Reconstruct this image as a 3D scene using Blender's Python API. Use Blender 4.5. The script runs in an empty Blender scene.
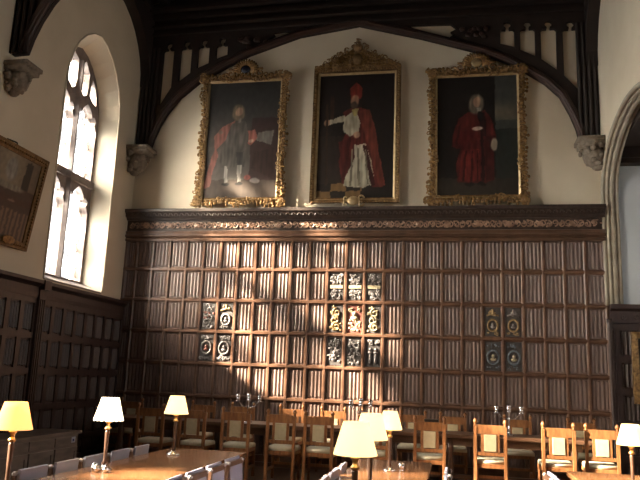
import bpy, math, random
from math import sin, cos, pi, radians as R, sqrt, atan2
from mathutils import Vector, Matrix, noise
random.seed(7)
scene = bpy.context.scene
col = scene.collection

# ------------------------------------------------------------------ materials
def mat(name, base, rough=0.6, metal=0.0, var=None, scale=6.0, stretch=(1,1,1), bump=0.0, coat=0.0, spec=0.5, detail=4.0):
    m = bpy.data.materials.new(name); m.use_nodes = True
    nt = m.node_tree; b = nt.nodes['Principled BSDF']
    b.inputs['Roughness'].default_value = rough; b.inputs['Metallic'].default_value = metal
    b.inputs['Coat Weight'].default_value = coat; b.inputs['Specular IOR Level'].default_value = spec
    tc = nt.nodes.new('ShaderNodeTexCoord'); mp = nt.nodes.new('ShaderNodeMapping')
    mp.inputs['Scale'].default_value = stretch
    nz = nt.nodes.new('ShaderNodeTexNoise'); nz.inputs['Scale'].default_value = scale; nz.inputs['Detail'].default_value = detail
    nt.links.new(tc.outputs['Object'], mp.inputs['Vector']); nt.links.new(mp.outputs['Vector'], nz.inputs['Vector'])
    rp = nt.nodes.new('ShaderNodeValToRGB')
    v = var or tuple(c*0.75 for c in base)
    rp.color_ramp.elements[0].position = 0.32; rp.color_ramp.elements[0].color = (*v, 1)
    rp.color_ramp.elements[1].position = 0.68; rp.color_ramp.elements[1].color = (*base, 1)
    nt.links.new(nz.outputs['Fac'], rp.inputs['Fac']); nt.links.new(rp.outputs['Color'], b.inputs['Base Color'])
    if bump:
        bp = nt.nodes.new('ShaderNodeBump'); bp.inputs['Strength'].default_value = bump; bp.inputs['Distance'].default_value = 0.01
        nt.links.new(nz.outputs['Fac'], bp.inputs['Height']); nt.links.new(bp.outputs['Normal'], b.inputs['Normal'])
    return m

M = {}
M['plaster'] = mat('plaster', (.66,.58,.45), .9, var=(.60,.52,.395), scale=1.4, bump=.15)
M['recess_plaster'] = mat('skylight_tinted_plaster', (.52,.56,.60), .9, var=(.48,.52,.56), scale=1.4, bump=.15)  # recess plaster, with the blue of the skylight put into its colour
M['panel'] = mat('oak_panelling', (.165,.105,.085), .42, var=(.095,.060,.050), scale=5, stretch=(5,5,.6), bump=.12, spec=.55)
M['panel_frame'] = mat('oak_framing', (.150,.078,.048), .34, var=(.07,.035,.022), scale=6, stretch=(1,1,1), bump=.2, spec=.5)
M['mould'] = mat('moulding_oak', (.11,.058,.036), .36, var=(.06,.032,.02), scale=5, bump=.1)
M['dark_oak'] = mat('dark_oak', (.045,.026,.018), .5, var=(.022,.013,.010), scale=5, stretch=(3,3,.8), bump=.25)
M['roof_oak'] = mat('roof_oak', (.022,.011,.008), .7, var=(.012,.007,.005), scale=4, bump=.25)
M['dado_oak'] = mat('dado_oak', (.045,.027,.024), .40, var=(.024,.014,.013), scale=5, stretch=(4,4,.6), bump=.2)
M['frieze_carving'] = mat('carved_oak', (.40,.26,.18), .42, var=(.14,.075,.05), scale=9, bump=.3)
M['stone'] = mat('carved_stone', (.26,.215,.165), .85, var=(.14,.115,.09), scale=14, bump=.6)
M['win_stone'] = mat('window_stone', (.24,.20,.185), .85, var=(.17,.14,.13), scale=8, bump=.3)
M['gilt'] = mat('gilding', (.36,.215,.08), .42, .5, var=(.11,.055,.022), scale=22, bump=.5)
M['gilt_inner'] = mat('worn_gilding', (.42,.31,.17), .45, .5, var=(.30,.21,.10), scale=12, bump=.2)
M['gilt_dark'] = mat('old_gilding', (.24,.14,.055), .5, .5, var=(.10,.055,.02), scale=16, bump=.3)
M['slate'] = mat('painted_slate_ground', (.075,.065,.062), .5, var=(.04,.036,.036), scale=20)
M['silver_paint'] = mat('silvered_carving', (.29,.27,.27), .5, .1, var=(.11,.095,.09), scale=35, bump=.3)
M['gold_paint'] = mat('gold_carving', (.38,.27,.13), .5, .1, var=(.18,.11,.045), scale=30, bump=.3)
M['cream_paint'] = mat('cream_carving', (.50,.43,.29), .5, 0, var=(.26,.21,.12), scale=30, bump=.3)
M['red_paint'] = mat('red_carving', (.26,.09,.065), .5, 0, var=(.14,.05,.04), scale=30, bump=.3)
M['chair_oak'] = mat('chair_oak', (.33,.14,.05), .42, var=(.19,.075,.027), scale=8, stretch=(4,4,1), bump=.1)
M['tan_leather'] = mat('tan_upholstery', (.50,.41,.26), .6, var=(.42,.34,.21), scale=12, bump=.1)
M['cream_seat'] = mat('cream_upholstery', (.60,.54,.40), .7, var=(.52,.46,.33), scale=10, bump=.1)
M['table_oak'] = mat('table_oak', (.25,.115,.048), .26, var=(.17,.075,.032), scale=5, stretch=(6,.5,6), bump=.05, coat=.3)
M['high_oak'] = mat('high_table_oak', (.11,.055,.032), .35, var=(.07,.035,.02), scale=5, stretch=(.5,6,6), bump=.05)
M['side_wood'] = mat('side_chair_wood', (.13,.065,.038), .4, var=(.08,.04,.024), scale=8, bump=.1)
M['sheen_tinted_leather'] = mat('sheen_tinted_leather', (.34,.35,.46), .42, var=(.30,.31,.42), scale=10, bump=.08, spec=.7)  # dark leather lightened to lavender: window sheen put into the base colour
M['cap'] = mat('polished_cap', (.55,.50,.50), .25, .3, var=(.45,.40,.40), scale=8)
M['silver'] = mat('silver', (.82,.82,.86), .22, 1.0, var=(.72,.72,.78), scale=6)
M['brass'] = mat('brass', (.72,.48,.22), .3, .9, var=(.55,.34,.14), scale=10)
M['lamp_wood'] = mat('lamp_column_wood', (.10,.05,.03), .35, var=(.06,.03,.018), scale=12)
M['chest_wood'] = mat('grey_chest_wood', (.24,.19,.16), .5, var=(.16,.125,.105), scale=6, stretch=(1,.6,3), bump=.1)
M['floor'] = mat('floor_boards', (.10,.055,.035), .45, var=(.06,.032,.02), scale=4, stretch=(8,.6,1), bump=.1)
M['iron'] = mat('iron', (.05,.045,.04), .5, .6)
M['label'] = mat('paper_sticker', (.6,.66,.8), .7)
M['ink'] = mat('sticker_ink', (.03,.05,.25), .7)
M['candle'] = mat('candle_wax', (.8,.76,.65), .6)
M['bare_stone'] = mat('ashlar', (.40,.36,.30), .85, var=(.32,.28,.23), scale=3, bump=.2)
M['jasper'] = mat('dark_oval', (.02,.02,.03), .2)

def glass_mat():
    m = bpy.data.materials.new('leaded_glass'); m.use_nodes = True; nt = m.node_tree
    for n in list(nt.nodes): nt.nodes.remove(n)
    out = nt.nodes.new('ShaderNodeOutputMaterial'); tr = nt.nodes.new('ShaderNodeBsdfTransparent')
    df = nt.nodes.new('ShaderNodeBsdfDiffuse'); df.inputs['Color'].default_value = (.05,.05,.05,1)
    mx = nt.nodes.new('ShaderNodeMixShader'); tc = nt.nodes.new('ShaderNodeTexCoord')
    # old grisaille glass: uneven transmission, dark lead cames on a small rectangular grid
    nz = nt.nodes.new('ShaderNodeTexNoise'); nz.inputs['Scale'].default_value = 2.4; nz.inputs['Detail'].default_value = 3
    rp = nt.nodes.new('ShaderNodeValToRGB')
    rp.color_ramp.elements[0].position = .40; rp.color_ramp.elements[0].color = (.38,.36,.34,1)
    rp.color_ramp.elements[1].position = .60; rp.color_ramp.elements[1].color = (1,.97,.92,1)
    nt.links.new(tc.outputs['Object'], nz.inputs['Vector']); nt.links.new(nz.outputs['Fac'], rp.inputs['Fac'])
    nt.links.new(rp.outputs['Color'], tr.inputs['Color'])
    sep = nt.nodes.new('ShaderNodeSeparateXYZ'); nt.links.new(tc.outputs['Object'], sep.inputs['Vector'])
    def came(sock, per, w):
        a = nt.nodes.new('ShaderNodeMath'); a.operation = 'PINGPONG'; a.inputs[1].default_value = per/2
        nt.links.new(sock, a.inputs[0])
        b = nt.nodes.new('ShaderNodeMath'); b.operation = 'LESS_THAN'; b.inputs[1].default_value = w
        nt.links.new(a.outputs[0], b.inputs[0]); return b.outputs[0]
    s1 = nt.nodes.new('ShaderNodeMath'); s1.operation = 'ADD'; s2 = nt.nodes.new('ShaderNodeMath'); s2.operation = 'SUBTRACT'
    for s in (s1, s2):
        nt.links.new(sep.outputs['Y'], s.inputs[0]); nt.links.new(sep.outputs['Z'], s.inputs[1])
    mxx = nt.nodes.new('ShaderNodeMath'); mxx.operation = 'MAXIMUM'
    nt.links.new(came(s1.outputs[0], .16, .0035), mxx.inputs[0]); nt.links.new(came(s2.outputs[0], .16, .0035), mxx.inputs[1])
    nt.links.new(mxx.outputs[0], mx.inputs['Fac']); nt.links.new(tr.outputs[0], mx.inputs[1]); nt.links.new(df.outputs[0], mx.inputs[2])
    nt.links.new(mx.outputs[0], out.inputs['Surface'])
    return m
M['glass'] = glass_mat()

def shade_mat(name, colr, emit, strength):
    m = bpy.data.materials.new(name); m.use_nodes = True; nt = m.node_tree
    for n in list(nt.nodes): nt.nodes.remove(n)
    out = nt.nodes.new('ShaderNodeOutputMaterial'); tl = nt.nodes.new('ShaderNodeBsdfTranslucent'); df = nt.nodes.new('ShaderNodeBsdfDiffuse')
    tl.inputs['Color'].default_value = (*colr,1); df.inputs['Color'].default_value = (*colr,1)
    mx = nt.nodes.new('ShaderNodeMixShader'); mx.inputs['Fac'].default_value = .4
    em = nt.nodes.new('ShaderNodeEmission'); em.inputs['Color'].default_value = (*emit,1); em.inputs['Strength'].default_value = strength
    ad = nt.nodes.new('ShaderNodeAddShader')
    nt.links.new(tl.outputs[0], mx.inputs[1]); nt.links.new(df.outputs[0], mx.inputs[2])
    nt.links.new(mx.outputs[0], ad.inputs[0]); nt.links.new(em.outputs[0], ad.inputs[1]); nt.links.new(ad.outputs[0], out.inputs['Surface'])
    return m
M['shade'] = shade_mat('cream_lit_shade', (.88,.76,.52), (1,.84,.50), .75)
M['shade_white'] = shade_mat('white_lit_shade', (.9,.84,.70), (1,.90,.74), 1.6)
M['shade_amber'] = shade_mat('amber_lit_shade', (.85,.50,.20), (1,.66,.28), .75)

def paint_mat():
    m = bpy.data.materials.new('oil_on_canvas'); m.use_nodes = True; nt = m.node_tree; b = nt.nodes['Principled BSDF']
    a = nt.nodes.new('ShaderNodeVertexColor'); a.layer_name = 'paint'
    nt.links.new(a.outputs['Color'], b.inputs['Base Color'])
    b.inputs['Roughness'].default_value = .38; b.inputs['Specular IOR Level'].default_value = .35
    return m
M['paint'] = paint_mat()

# ------------------------------------------------------------------ mesh building
class MB:
    def __init__(s): s.v = []; s.f = []
    def add(s, vs, fs, m=None):
        n = len(s.v)
        s.v += [tuple(m @ Vector(v)) if m else tuple(v) for v in vs]
        s.f += [tuple(i+n for i in f) for f in fs]; return s
    def box(s, a, b, m=None):
        x0,x1 = sorted((a[0],b[0])); y0,y1 = sorted((a[1],b[1])); z0,z1 = sorted((a[2],b[2]))
        return s.add([(x0,y0,z0),(x1,y0,z0),(x1,y1,z0),(x0,y1,z0),(x0,y0,z1),(x1,y0,z1),(x1,y1,z1),(x0,y1,z1)],
              [(0,3,2,1),(4,5,6,7),(0,1,5,4),(1,2,6,5),(2,3,7,6),(3,0,4,7)], m)
    def rbox(s, a, b, r, m=None, n=3):
        # box with rounded top edges (cushion): stacked insets
        x0,x1 = sorted((a[0],b[0])); y0,y1 = sorted((a[1],b[1])); z0,z1 = sorted((a[2],b[2]))
        rings = [(z0,0)] + [(z1-r+r*sin(pi/2*k/n), r*(1-cos(pi/2*k/n))) for k in range(n+1)]
        vs = []; fs = []
        for z,i in rings: vs += [(x0+i,y0+i,z),(x1-i,y0+i,z),(x1-i,y1-i,z),(x0+i,y1-i,z)]
        for k in range(len(rings)-1):
            for j in range(4): fs.append((k*4+j,k*4+(j+1)%4,(k+1)*4+(j+1)%4,(k+1)*4+j))
        fs.append((3,2,1,0)); t = (len(rings)-1)*4; fs.append((t,t+1,t+2,t+3))
        return s.add(vs, fs, m)
    def lathe(s, prof, seg=16, m=None, o=(0,0,0)):
        vs = []; fs = []
        for r,z in prof:
            for k in range(seg):
                a = 2*pi*k/seg; vs.append((o[0]+r*cos(a), o[1]+r*sin(a), o[2]+z))
        n = len(prof)
        for i in range(n-1):
            for k in range(seg):
                fs.append((i*seg+k, i*seg+(k+1)%seg, (i+1)*seg+(k+1)%seg, (i+1)*seg+k))
        fs.append(tuple(range(seg))[::-1]); fs.append(tuple((n-1)*seg+k for k in range(seg)))
        return s.add(vs, fs, m)
    def tube(s, pts, r, seg=6, m=None, closed=False):
        pts = [Vector(p) for p in pts]; n = len(pts); vs = []; fs = []
        up = Vector((0.13,0.21,0.97))
        for i,p in enumerate(pts):
            if closed: t = pts[(i+1)%n]-pts[i-1]
            else: t = pts[min(i+1,n-1)]-pts[max(i-1,0)]
            t.normalize(); a = t.cross(up)
            if a.length < .05: a = t.cross(Vector((1,0,0)))
            a.normalize(); b = t.cross(a)
            rr = r(i/(n-1)) if callable(r) else r
            for k in range(seg):
                q = 2*pi*k/seg; vs.append(p+a*rr*cos(q)+b*rr*sin(q))
        for i in range(n if closed else n-1):
            for k in range(seg):
                j = (i+1)%n
                fs.append((i*seg+k, i*seg+(k+1)%seg, j*seg+(k+1)%seg, j*seg+k))
        if not closed:
            fs.append(tuple(range(seg))[::-1]); fs.append(tuple((n-1)*seg+k for k in range(seg)))
        return s.add(vs, fs, m)
    def ball(s, c, r, seg=8, rings=5, m=None):
        rx,ry,rz = r if hasattr(r,'__len__') else (r,r,r)
        vs = [(c[0],c[1],c[2]-rz)]; fs = []
        for i in range(1,rings):
            a = -pi/2+pi*i/rings
            for k in range(seg):
                q = 2*pi*k/seg; vs.append((c[0]+rx*cos(a)*cos(q), c[1]+ry*cos(a)*sin(q), c[2]+rz*sin(a)))
        vs.append((c[0],c[1],c[2]+rz)); e = len(vs)-1
        for k in range(seg):
            fs.append((0,1+(k+1)%seg,1+k)); fs.append((e, e-seg+k, e-seg+(k+1)%seg))
        for i in range(rings-2):
            for k in range(seg):
                a = 1+i*seg; fs.append((a+k,a+(k+1)%seg,a+seg+(k+1)%seg,a+seg+k))
        return s.add(vs, fs, m)
    def prism(s, prof, axis, a, b, m=None):
        # profile points (p,q) extruded along axis from a to b; (p,q) are the two other axes in order
        def mk(p,q,t):
            return {'x':(t,p,q),'y':(p,t,q),'z':(p,q,t)}[axis]
        n = len(prof); vs = [mk(p,q,a) for p,q in prof]+[mk(p,q,b) for p,q in prof]
        fs = [(i,(i+1)%n,(i+1)%n+n,i+n) for i in range(n)]+[tuple(range(n))[::-1],tuple(range(n,2*n))]
        return s.add(vs, fs, m)
    def loft(s, A, B, closed=False):
        n = len(A); fs = [(i,i+1,n+i+1,n+i) for i in range(n-1)]
        if closed: fs.append((n-1,0,n,2*n-1))
        return s.add(list(A)+list(B), fs)
    def mesh(s, name):
        me = bpy.data.meshes.new(name); me.from_pydata(s.v, [], s.f); me.update(); return me
    def build(s, name, m, parent=None, smooth=False, bevel=0, fixn=True):
        import bmesh
        me = s.mesh(name)
        if fixn:
            bm = bmesh.new(); bm.from_mesh(me); bmesh.ops.recalc_face_normals(bm, faces=bm.faces); bm.to_mesh(me); bm.free()
        me.materials.append(m)
        if smooth:
            for p in me.polygons: p.use_smooth = True
        o = bpy.data.objects.new(name, me); col.objects.link(o)
        if parent is not None: o.parent = parent
        if bevel:
            b = o.modifiers.new('bevel','BEVEL'); b.width = bevel; b.segments = 2; b.limit_method = 'ANGLE'
        return o

def slab_mesh(outlines, z0, z1, mtx):
    """2D outlines with holes, thickened between z0 and z1 and placed by mtx; returns (verts, faces)"""
    cu = bpy.data.curves.new('tmp','CURVE'); cu.dimensions = '2D'; cu.fill_mode = 'BOTH'; cu.extrude = abs(z1-z0)/2
    for ol in outlines:
        sp = cu.splines.new('POLY'); sp.points.add(len(ol)-1)
        for i,(x,y) in enumerate(ol): sp.points[i].co = (x,y,0,1)
        sp.use_cyclic_u = True
    ob = bpy.data.objects.new('tmp', cu); col.objects.link(ob)
    dg = bpy.context.evaluated_depsgraph_get(); me = bpy.data.meshes.new_from_object(ob.evaluated_get(dg))
    zc = (z0+z1)/2
    vs = [tuple(mtx @ (v.co+Vector((0,0,zc)))) for v in me.vertices]; fs = [tuple(p.vertices) for p in me.polygons]
    bpy.data.objects.remove(ob); bpy.data.curves.remove(cu); bpy.data.meshes.remove(me)
    return vs, fs
# (a,b,t): a->y b->z t->x      and      a->x b->z t->y
YZ = Matrix(((0,0,1,0),(1,0,0,0),(0,1,0,0),(0,0,0,1)))
XZ = Matrix(((1,0,0,0),(0,0,1,0),(0,1,0,0),(0,0,0,1)))

def empty(name, loc, rz=0):
    o = bpy.data.objects.new(name, None); col.objects.link(o); o.location = loc; o.rotation_euler = (0,0,rz)
    o.empty_display_size = .1; return o
def tag(o, label=None, cat=None, group=None, kind=None):
    if label: o['label'] = label
    if cat: o['category'] = cat
    if group: o['group'] = group
    if kind: o['kind'] = kind
    return o
def children(o): return [c for c in col.objects if c.parent == o]
def copy_tree(o, parent=None, kids=None):
    c = o.copy(); col.objects.link(c); c.parent = parent
    for ch in (children(o)): copy_tree(ch, c)
    return c
def struct(o): o['kind'] = 'structure'; return o
ORD = ['first','second','third','fourth','fifth','sixth','seventh','eighth','ninth','tenth','eleventh','twelfth']

XL = .10; W = 8.892; LEN = -16.0; ZR = 9.0

# ------------------------------------------------------------------ arches for windows
def arch(c, hw, z0, zs, rise, n=12, p=1.9):
    """closed outline: from bottom left up over a slightly pointed arch to bottom right"""
    pts = [(c-hw,z0)]
    for k in range(n+1):
        a = pi - pi*k/n
        x = cos(a); zz = max(0.0, 1-abs(x)**p)**(1/p)
        zz = zz*.93 + .07*(1-abs(x))
        pts.append((c+hw*x, zs+rise*zz))
    pts.append((c+hw,z0)); return pts

WIN_Y = [-1.77,-5.65,-9.50]; WIN_R = [-5.65]
def window_wall(name, side, ys, extra_hole=None):
    """side wall with splayed window openings. side=-1 left (x=0), +1 right (x=W)"""
    X0 = XL if side < 0 else W
    big = [arch(y,.92,2.84,6.18,1.22) for y in ys]; small = [arch(y,.77,2.97,6.05,1.10) for y in ys]
    outer = [(LEN-.3,0),(.3,0),(.3,9.6),(LEN-.3,9.6)]
    b = MB()
    if extra_hole:
        holes = [extra_hole]
    else: holes = []
    v,f = slab_mesh([outer]+big+holes, 0, side*.02, YZ); b.add([(x+X0,y,z) for x,y,z in v], f)
    if extra_hole: holes = [[(-4.05,-.05),(.05,-.05),(.05,6.2),(-4.05,6.2)]]
    v,f = slab_mesh([outer if not extra_hole else [(LEN-.3,-.2),(.3,-.2),(.3,9.6),(LEN-.3,9.6)]]+small+holes, side*.40, side*.62, YZ); b.add([(x+X0,y,z) for x,y,z in v], f)
    for B,S in zip(big,small):
        A1 = [(X0+side*.005,p,q) for p,q in B]; B1 = [(X0+side*.42,p,q) for p,q in S]
        b.loft(A1,B1); b.add([A1[0],A1[-1],B1[-1],B1[0]],[(0,1,2,3)])
        A2 = [(X0+side*.012,p*1.0,q) for p,q in B]
    if extra_hole:
        A1 = [(X0+side*.005,p,q) for p,q in extra_hole]; B1 = [(X0+side*.22,p,q) for p,q in extra_hole]; b.loft(A1,B1,True)
        vv,ff = slab_mesh([[(-4.2,-.02),(.2,-.02),(.2,6.5),(-4.2,6.5)],[(p,q) for p,q in extra_hole]], .20, .22, YZ); b.add([(x+X0,y,z) for x,y,z in vv],ff)
    return struct(b.build(name, M['plaster'], fixn=False))

wall_left = window_wall('wall_left', -1, WIN_Y)
ORY0, ORY1 = -.12, -3.75
def oriel_arch(off=0.0, zb=0.0):
    c = (ORY0+ORY1)/2; hw = (ORY0-ORY1)/2+off
    return arch(c, hw, zb, 4.72, 1.0+off, 20, 2.2)
wall_right = window_wall('wall_right', 1, WIN_R, oriel_arch(0))

# back wall, rear wall, floor
struct(MB().box((-.6,0,0),(W+.6,.4,9.6)).build('wall_back', M['plaster']))
struct(MB().box((-.6,LEN-.4,0),(W+.6,LEN,9.6)).build('wall_rear', M['plaster']))
struct(MB().box((-.6,LEN-.4,-.12),(W+3.6,.4,0)).build('floor', M['floor']))

# low pitched timber roof
b = MB()
for sx in (0,1):
    x0,z0 = (-.6,8.95) if sx==0 else (W+.6,8.95)
    b.add([(x0,.4,z0),(W/2,.4,9.75),(W/2,LEN-.4,9.75),(x0,LEN-.4,z0),(x0,.4,z0+.15),(W/2,.4,9.9),(W/2,LEN-.4,9.9),(x0,LEN-.4,z0+.15)],
          [(0,1,2,3),(4,5,6,7),(0,1,5,4),(2,3,7,6),(1,2,6,5),(3,0,4,7)])
for k in range(9):
    x = .5+k*(W-1)/8; z = 8.95+.8*(1-abs(x-W/2)/(W/2+.6)) - .02
    b.box((x-.08,LEN,z-.18),(x+.08,0,z+.03))
for k in range(24):
    y = -.5-k*.65
    for sx in (0,1):
        xa,xb = (0,W/2) if sx==0 else (W,W/2)
        b.add([(xa,y,8.98),(xb,y,9.68),(xb,y-.1,9.68),(xa,y-.1,8.98),(xa,y,9.1),(xb,y,9.8),(xb,y-.1,9.8),(xa,y-.1,9.1)],
              [(0,1,2,3),(4,5,6,7),(0,1,5,4),(2,3,7,6)])
struct(b.build('ceiling', M['roof_oak']))
# wall plates along both sides
for side,x in (('left',0),('right',W)):
    s = 1 if side=='left' else -1
    b = MB().box((x,LEN,8.62),(x+s*.22,0,9.0)).box((x,LEN,8.52),(x+s*.14,0,8.64)).box((x,LEN,8.8),(x+s*.28,0,8.86))
    o = struct(b.build('trim_1' if side=='left' else 'trim_2', M['roof_oak']))

# ------------------------------------------------------------------ windows
def cusp_head(c, hw, zb, zt, cus=.045, n=10):
    """light with trefoil-cusped pointed head"""
    pts = [(c-hw,zb),(c-hw,zt-hw*1.25)]
    rows = [(-.80,.42),(-.92,.66),(-.70,.86),(-.52,.72),(-.42,.98),(-.20,1.18),(0,1.32)]
    h = hw*1.0
    L = [(c+hw*x, zt-hw*1.32+h*z) for x,z in rows]
    Rr = [(2*c-x, z) for x,z in L[:-1]][::-1]
    return pts+L+Rr+[(c+hw,zt-hw*1.25),(c+hw,zb)]

def make_window(idx, side, yc):
    X0 = XL if side < 0 else W
    root = empty('window_%d'%idx, (X0+side*.42, yc, 0)); struct(root)
    outer = arch(0,.80,2.96,6.1,1.15)
    cw = .35
    holes = []
    for s in (-1,1):
        c = s*.385
        holes.append(cusp_head(c,cw,3.03,4.72)); holes.append(cusp_head(c,cw,4.90,6.28))
    # tracery: two tall lights over the mullion, small corner lights
    for s in (-1,1):
        pc = s*.20
        holes.append([(pc-.125,6.45),(pc-.14,6.62),(pc-.115,6.92 if s>0 else 6.85),(pc-.03*1,7.03),(pc+.06,6.98 if s<0 else 6.92),(pc+.125,6.84 if s>0 else 6.95),(pc+.13,6.6),(pc+.10,6.42),(pc,6.36)])
        q = s*.52
        holes.append([(q-.12,6.44),(q-.11,6.62),(q-.06*s,6.78),(q+.02*s,6.70),(q+.10*s,6.52),(q+.13*s,6.34),(q,6.36)] if s>0 else
                     [(q+.12,6.44),(q+.11,6.62),(q+.06,6.78),(q-.02,6.70),(q-.10,6.52),(q-.13,6.34),(q,6.36)])
    v,f = slab_mesh([outer]+holes, -.075, .075, YZ)
    b = MB(); b.add(v,f)
    o = b.build('tracery', M['win_stone'], root)
    o['label'] = 'pale stone mullion and cusped tracery'
    mb = MB()
    mb.prism([(-.085,-.0),(0,-side*-.0+.03),(.085,0),(0,-.03)],'z',0,0.001) if False else None
    # projecting mullion and transom rolls on the room side
    rs = -side
    b2 = MB().prism([(rs*.07,-.05),(rs*.14,-.018),(rs*.14,.018),(rs*.07,.05)],'z',3.0,6.95)
    b2.build('mullion', M['win_stone'], root)
    MB().box((rs*.07,-.77,4.75),(rs*.13,.77,4.88)).build('transom', M['win_stone'], root)
    MB().add([(rs*-.02,-.80,3.03),(rs*-.02,.80,3.03),(rs*.41,.93,2.87),(rs*.41,-.93,2.87),(rs*-.02,-.80,2.9),(rs*-.02,.80,2.9),(rs*.41,.93,2.82),(rs*.41,-.93,2.82)],
             [(0,1,2,3),(4,7,6,5),(0,3,7,4),(1,5,6,2),(3,2,6,7),(0,4,5,1)]).build('window_sill', M['win_stone'], root)
    MB().tube([(-side*.42-side*.005+side*.0,p,q) for p,q in arch(0,.925,2.86,6.18,1.225)],.016,6).build('arch_roll', M['plaster'], root, smooth=True)
    gv,gf = slab_mesh([arch(0,.78,2.99,6.1,1.12)], side*.02, side*.026, YZ)
    MB().add(gv,gf).build('pane', M['glass'], root)
    return root
n = 1
for y in WIN_Y: make_window(n,-1,y); n += 1
for y in WIN_R: make_window(n,1,y); n += 1

# ------------------------------------------------------------------ oriel recess on the right
RX = W+.62
b = MB()
b.box((W+.235,-.10,0),(W+3.0,.4,6.3))        # return wall, flush with the panelled wall
b.box((W+.42,-3.75-.4,0),(W+3.0,-3.75,6.3))
struct(b.build('wall_recess', M['recess_plaster']))
struct(MB().box((W+.23,-4.1,5.55),(W+3.0,.3,5.75)).build('ceiling_recess', M['roof_oak']))
t = struct(MB().box((W+.24,-.36,5.36),(W+3.0,-.10,5.55)).box((W+.24,-.30,5.28),(W+3.0,-.10,5.36)).build('trim_3', M['roof_oak']))
# recess outer wall with a broad window opening
v,f = slab_mesh([[(-4.1,0),(.2,0),(.2,6.3),(-4.1,6.3)],[(-3.3,2.3),(-1.5,2.3),(-1.5,4.1),(-3.3,4.1)]],0,.3,YZ)
struct(MB().add([(x+W+3.0,y,z) for x,y,z in v],f).build('wall_recess_outer', M['plaster'], fixn=False))
b = MB()
for k in range(5): b.box((W+3.1,-3.5+k*.775-.05,1.2),(W+3.2,-3.5+k*.775+.05,5.2))
b.box((W+3.1,-3.5,3.15),(W+3.2,-.4,3.27))
rw = empty('window_5',(0,0,0)); struct(rw); b.build('mullion', M['win_stone'], rw)
MB().box((W+3.14,-3.5,1.2),(W+3.146,-.4,5.2)).build('pane', M['glass'], rw)
# moulded stone arch dressing: three rolls following the arch and jambs
b = MB()
for off,x,r in ((.02,W-.01,.035),(-.02,W+.05,.03),(-.045,W+.12,.035),(-.03,W+.20,.03)):
    pts = oriel_arch(off,2.86 if True else 0)
    b.tube([(x,p,q) for p,q in pts], r, 8)
A = [(W+.01,p,q) for p,q in oriel_arch(.03,2.86)]; B = [(W+.22,p,q) for p,q in oriel_arch(-.05,2.86)]
b.loft(A,B)
M['arch_stone'] = mat('arch_limestone', (.40,.355,.28), .85, var=(.27,.235,.18), scale=5, bump=.3)
o = struct(b.build('trim_4', M['arch_stone'], smooth=True, fixn=False))

# ------------------------------------------------------------------ panelling
P = .342; RH = .58; ZT = 4.0
def linenfold(b, x0, x1, z0, z1, y, depth=.015, folds=4):
    """folded-cloth relief on a panel; faces -y"""
    w = (x1-x0); fw = w/folds
    for k in range(folds):
        a = x0+k*fw+fw*.04; c = x0+(k+1)*fw-fw*.04; m_ = (a+c)/2
        e = .027+.010*(k%2); zt = z1-e; zb = z0+e
        prof = [(a,0),(a+.004,-.45),(m_-.012,-.7),(m_-.004,-1.0),(m_+.004,-1.0),(m_+.012,-.7),(c-.004,-.45),(c,0)]
        n_ = len(prof)
        vs = [(p,y+q*depth,zb) for p,q in prof]+[(p,y+q*depth,zt) for p,q in prof]
        # pointed fold ends
        vs += [(p,y+q*depth*.3,zb-.016*(1-abs((p-m_)/(fw*.5)))) for p,q in prof]+[(p,y+q*depth*.3,zt+.016*(1-abs((p-m_)/(fw*.5)))) for p,q in prof]
        fs = []
        for i in range(n_-1):
            fs += [(i,i+1,n_+i+1,n_+i),(2*n_+i,2*n_+i+1,i+1,i),(n_+i,n_+i+1,3*n_+i+1,3*n_+i)]
        b.add(vs,fs)

root = empty('wall_panelling',(0,0,0))
tag(root,'tall dark oak linenfold panelling with carved frieze covering the far wall','wall panelling')
carved = {(12,1):'a',(13,1):'a',(14,1):'a',(12,2):'scroll',(13,2):'red',(14,2):'cream',(12,3):'grey',(13,3):'grey2',(14,3):'fig',
          (5,2):'leaf',(6,2):'goldroundel',(5,3):'roundel',(6,3):'roundel',(20,2):'goldroundel2',(21,2):'goldroundel2',(20,3):'slate',(21,3):'slate'}
YF = -.075  # face of the panel ground
b = MB()
b.box((XL,YF,0),(W,0,4.3)); b.build('backboard', M['panel'], root)
rows_z = [ZT-RH*k for k in range(8)]  # 4.0 ... -0.06
lf = MB()
for k in range(7):
    for i in range(26):
        if (i,k) in carved: continue
        z1 = rows_z[k]-.038; z0 = max(rows_z[k+1]+.038,.16)
        x0 = max(i*P+.037,XL+.03); x1 = (i+1)*P-.037
        linenfold(lf,x0,x1,z0,z1,YF)
o = lf.build('linenfold_field', M['panel'], root, smooth=False)
fr = MB()
for i in range(27):
    x = min(max(i*P,XL+.02),W-.02)
    fr.prism([(x-.037,YF),(x-.032,YF-.022),(x-.016,YF-.040),(x+.016,YF-.040),(x+.032,YF-.022),(x+.037,YF)],'z',.12,ZT)
fr.build('stile', M['panel_frame'], root)['label'] = 'vertical oak stiles between the panels'
fr = MB()
for k in range(7):
    z = rows_z[k]
    fr.prism([(YF,z-.038),(YF-.022,z-.038),(YF-.036,z-.018),(YF-.044,z-.018),(YF-.044,z+.015),(YF-.016,z+.038),(YF,z+.038)],'x',XL,W)
fr.box((XL,YF-.06,0),(W,YF,.14))
fr.build('rail', M['panel_frame'], root)['label'] = 'horizontal oak rails between the panels'
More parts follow.
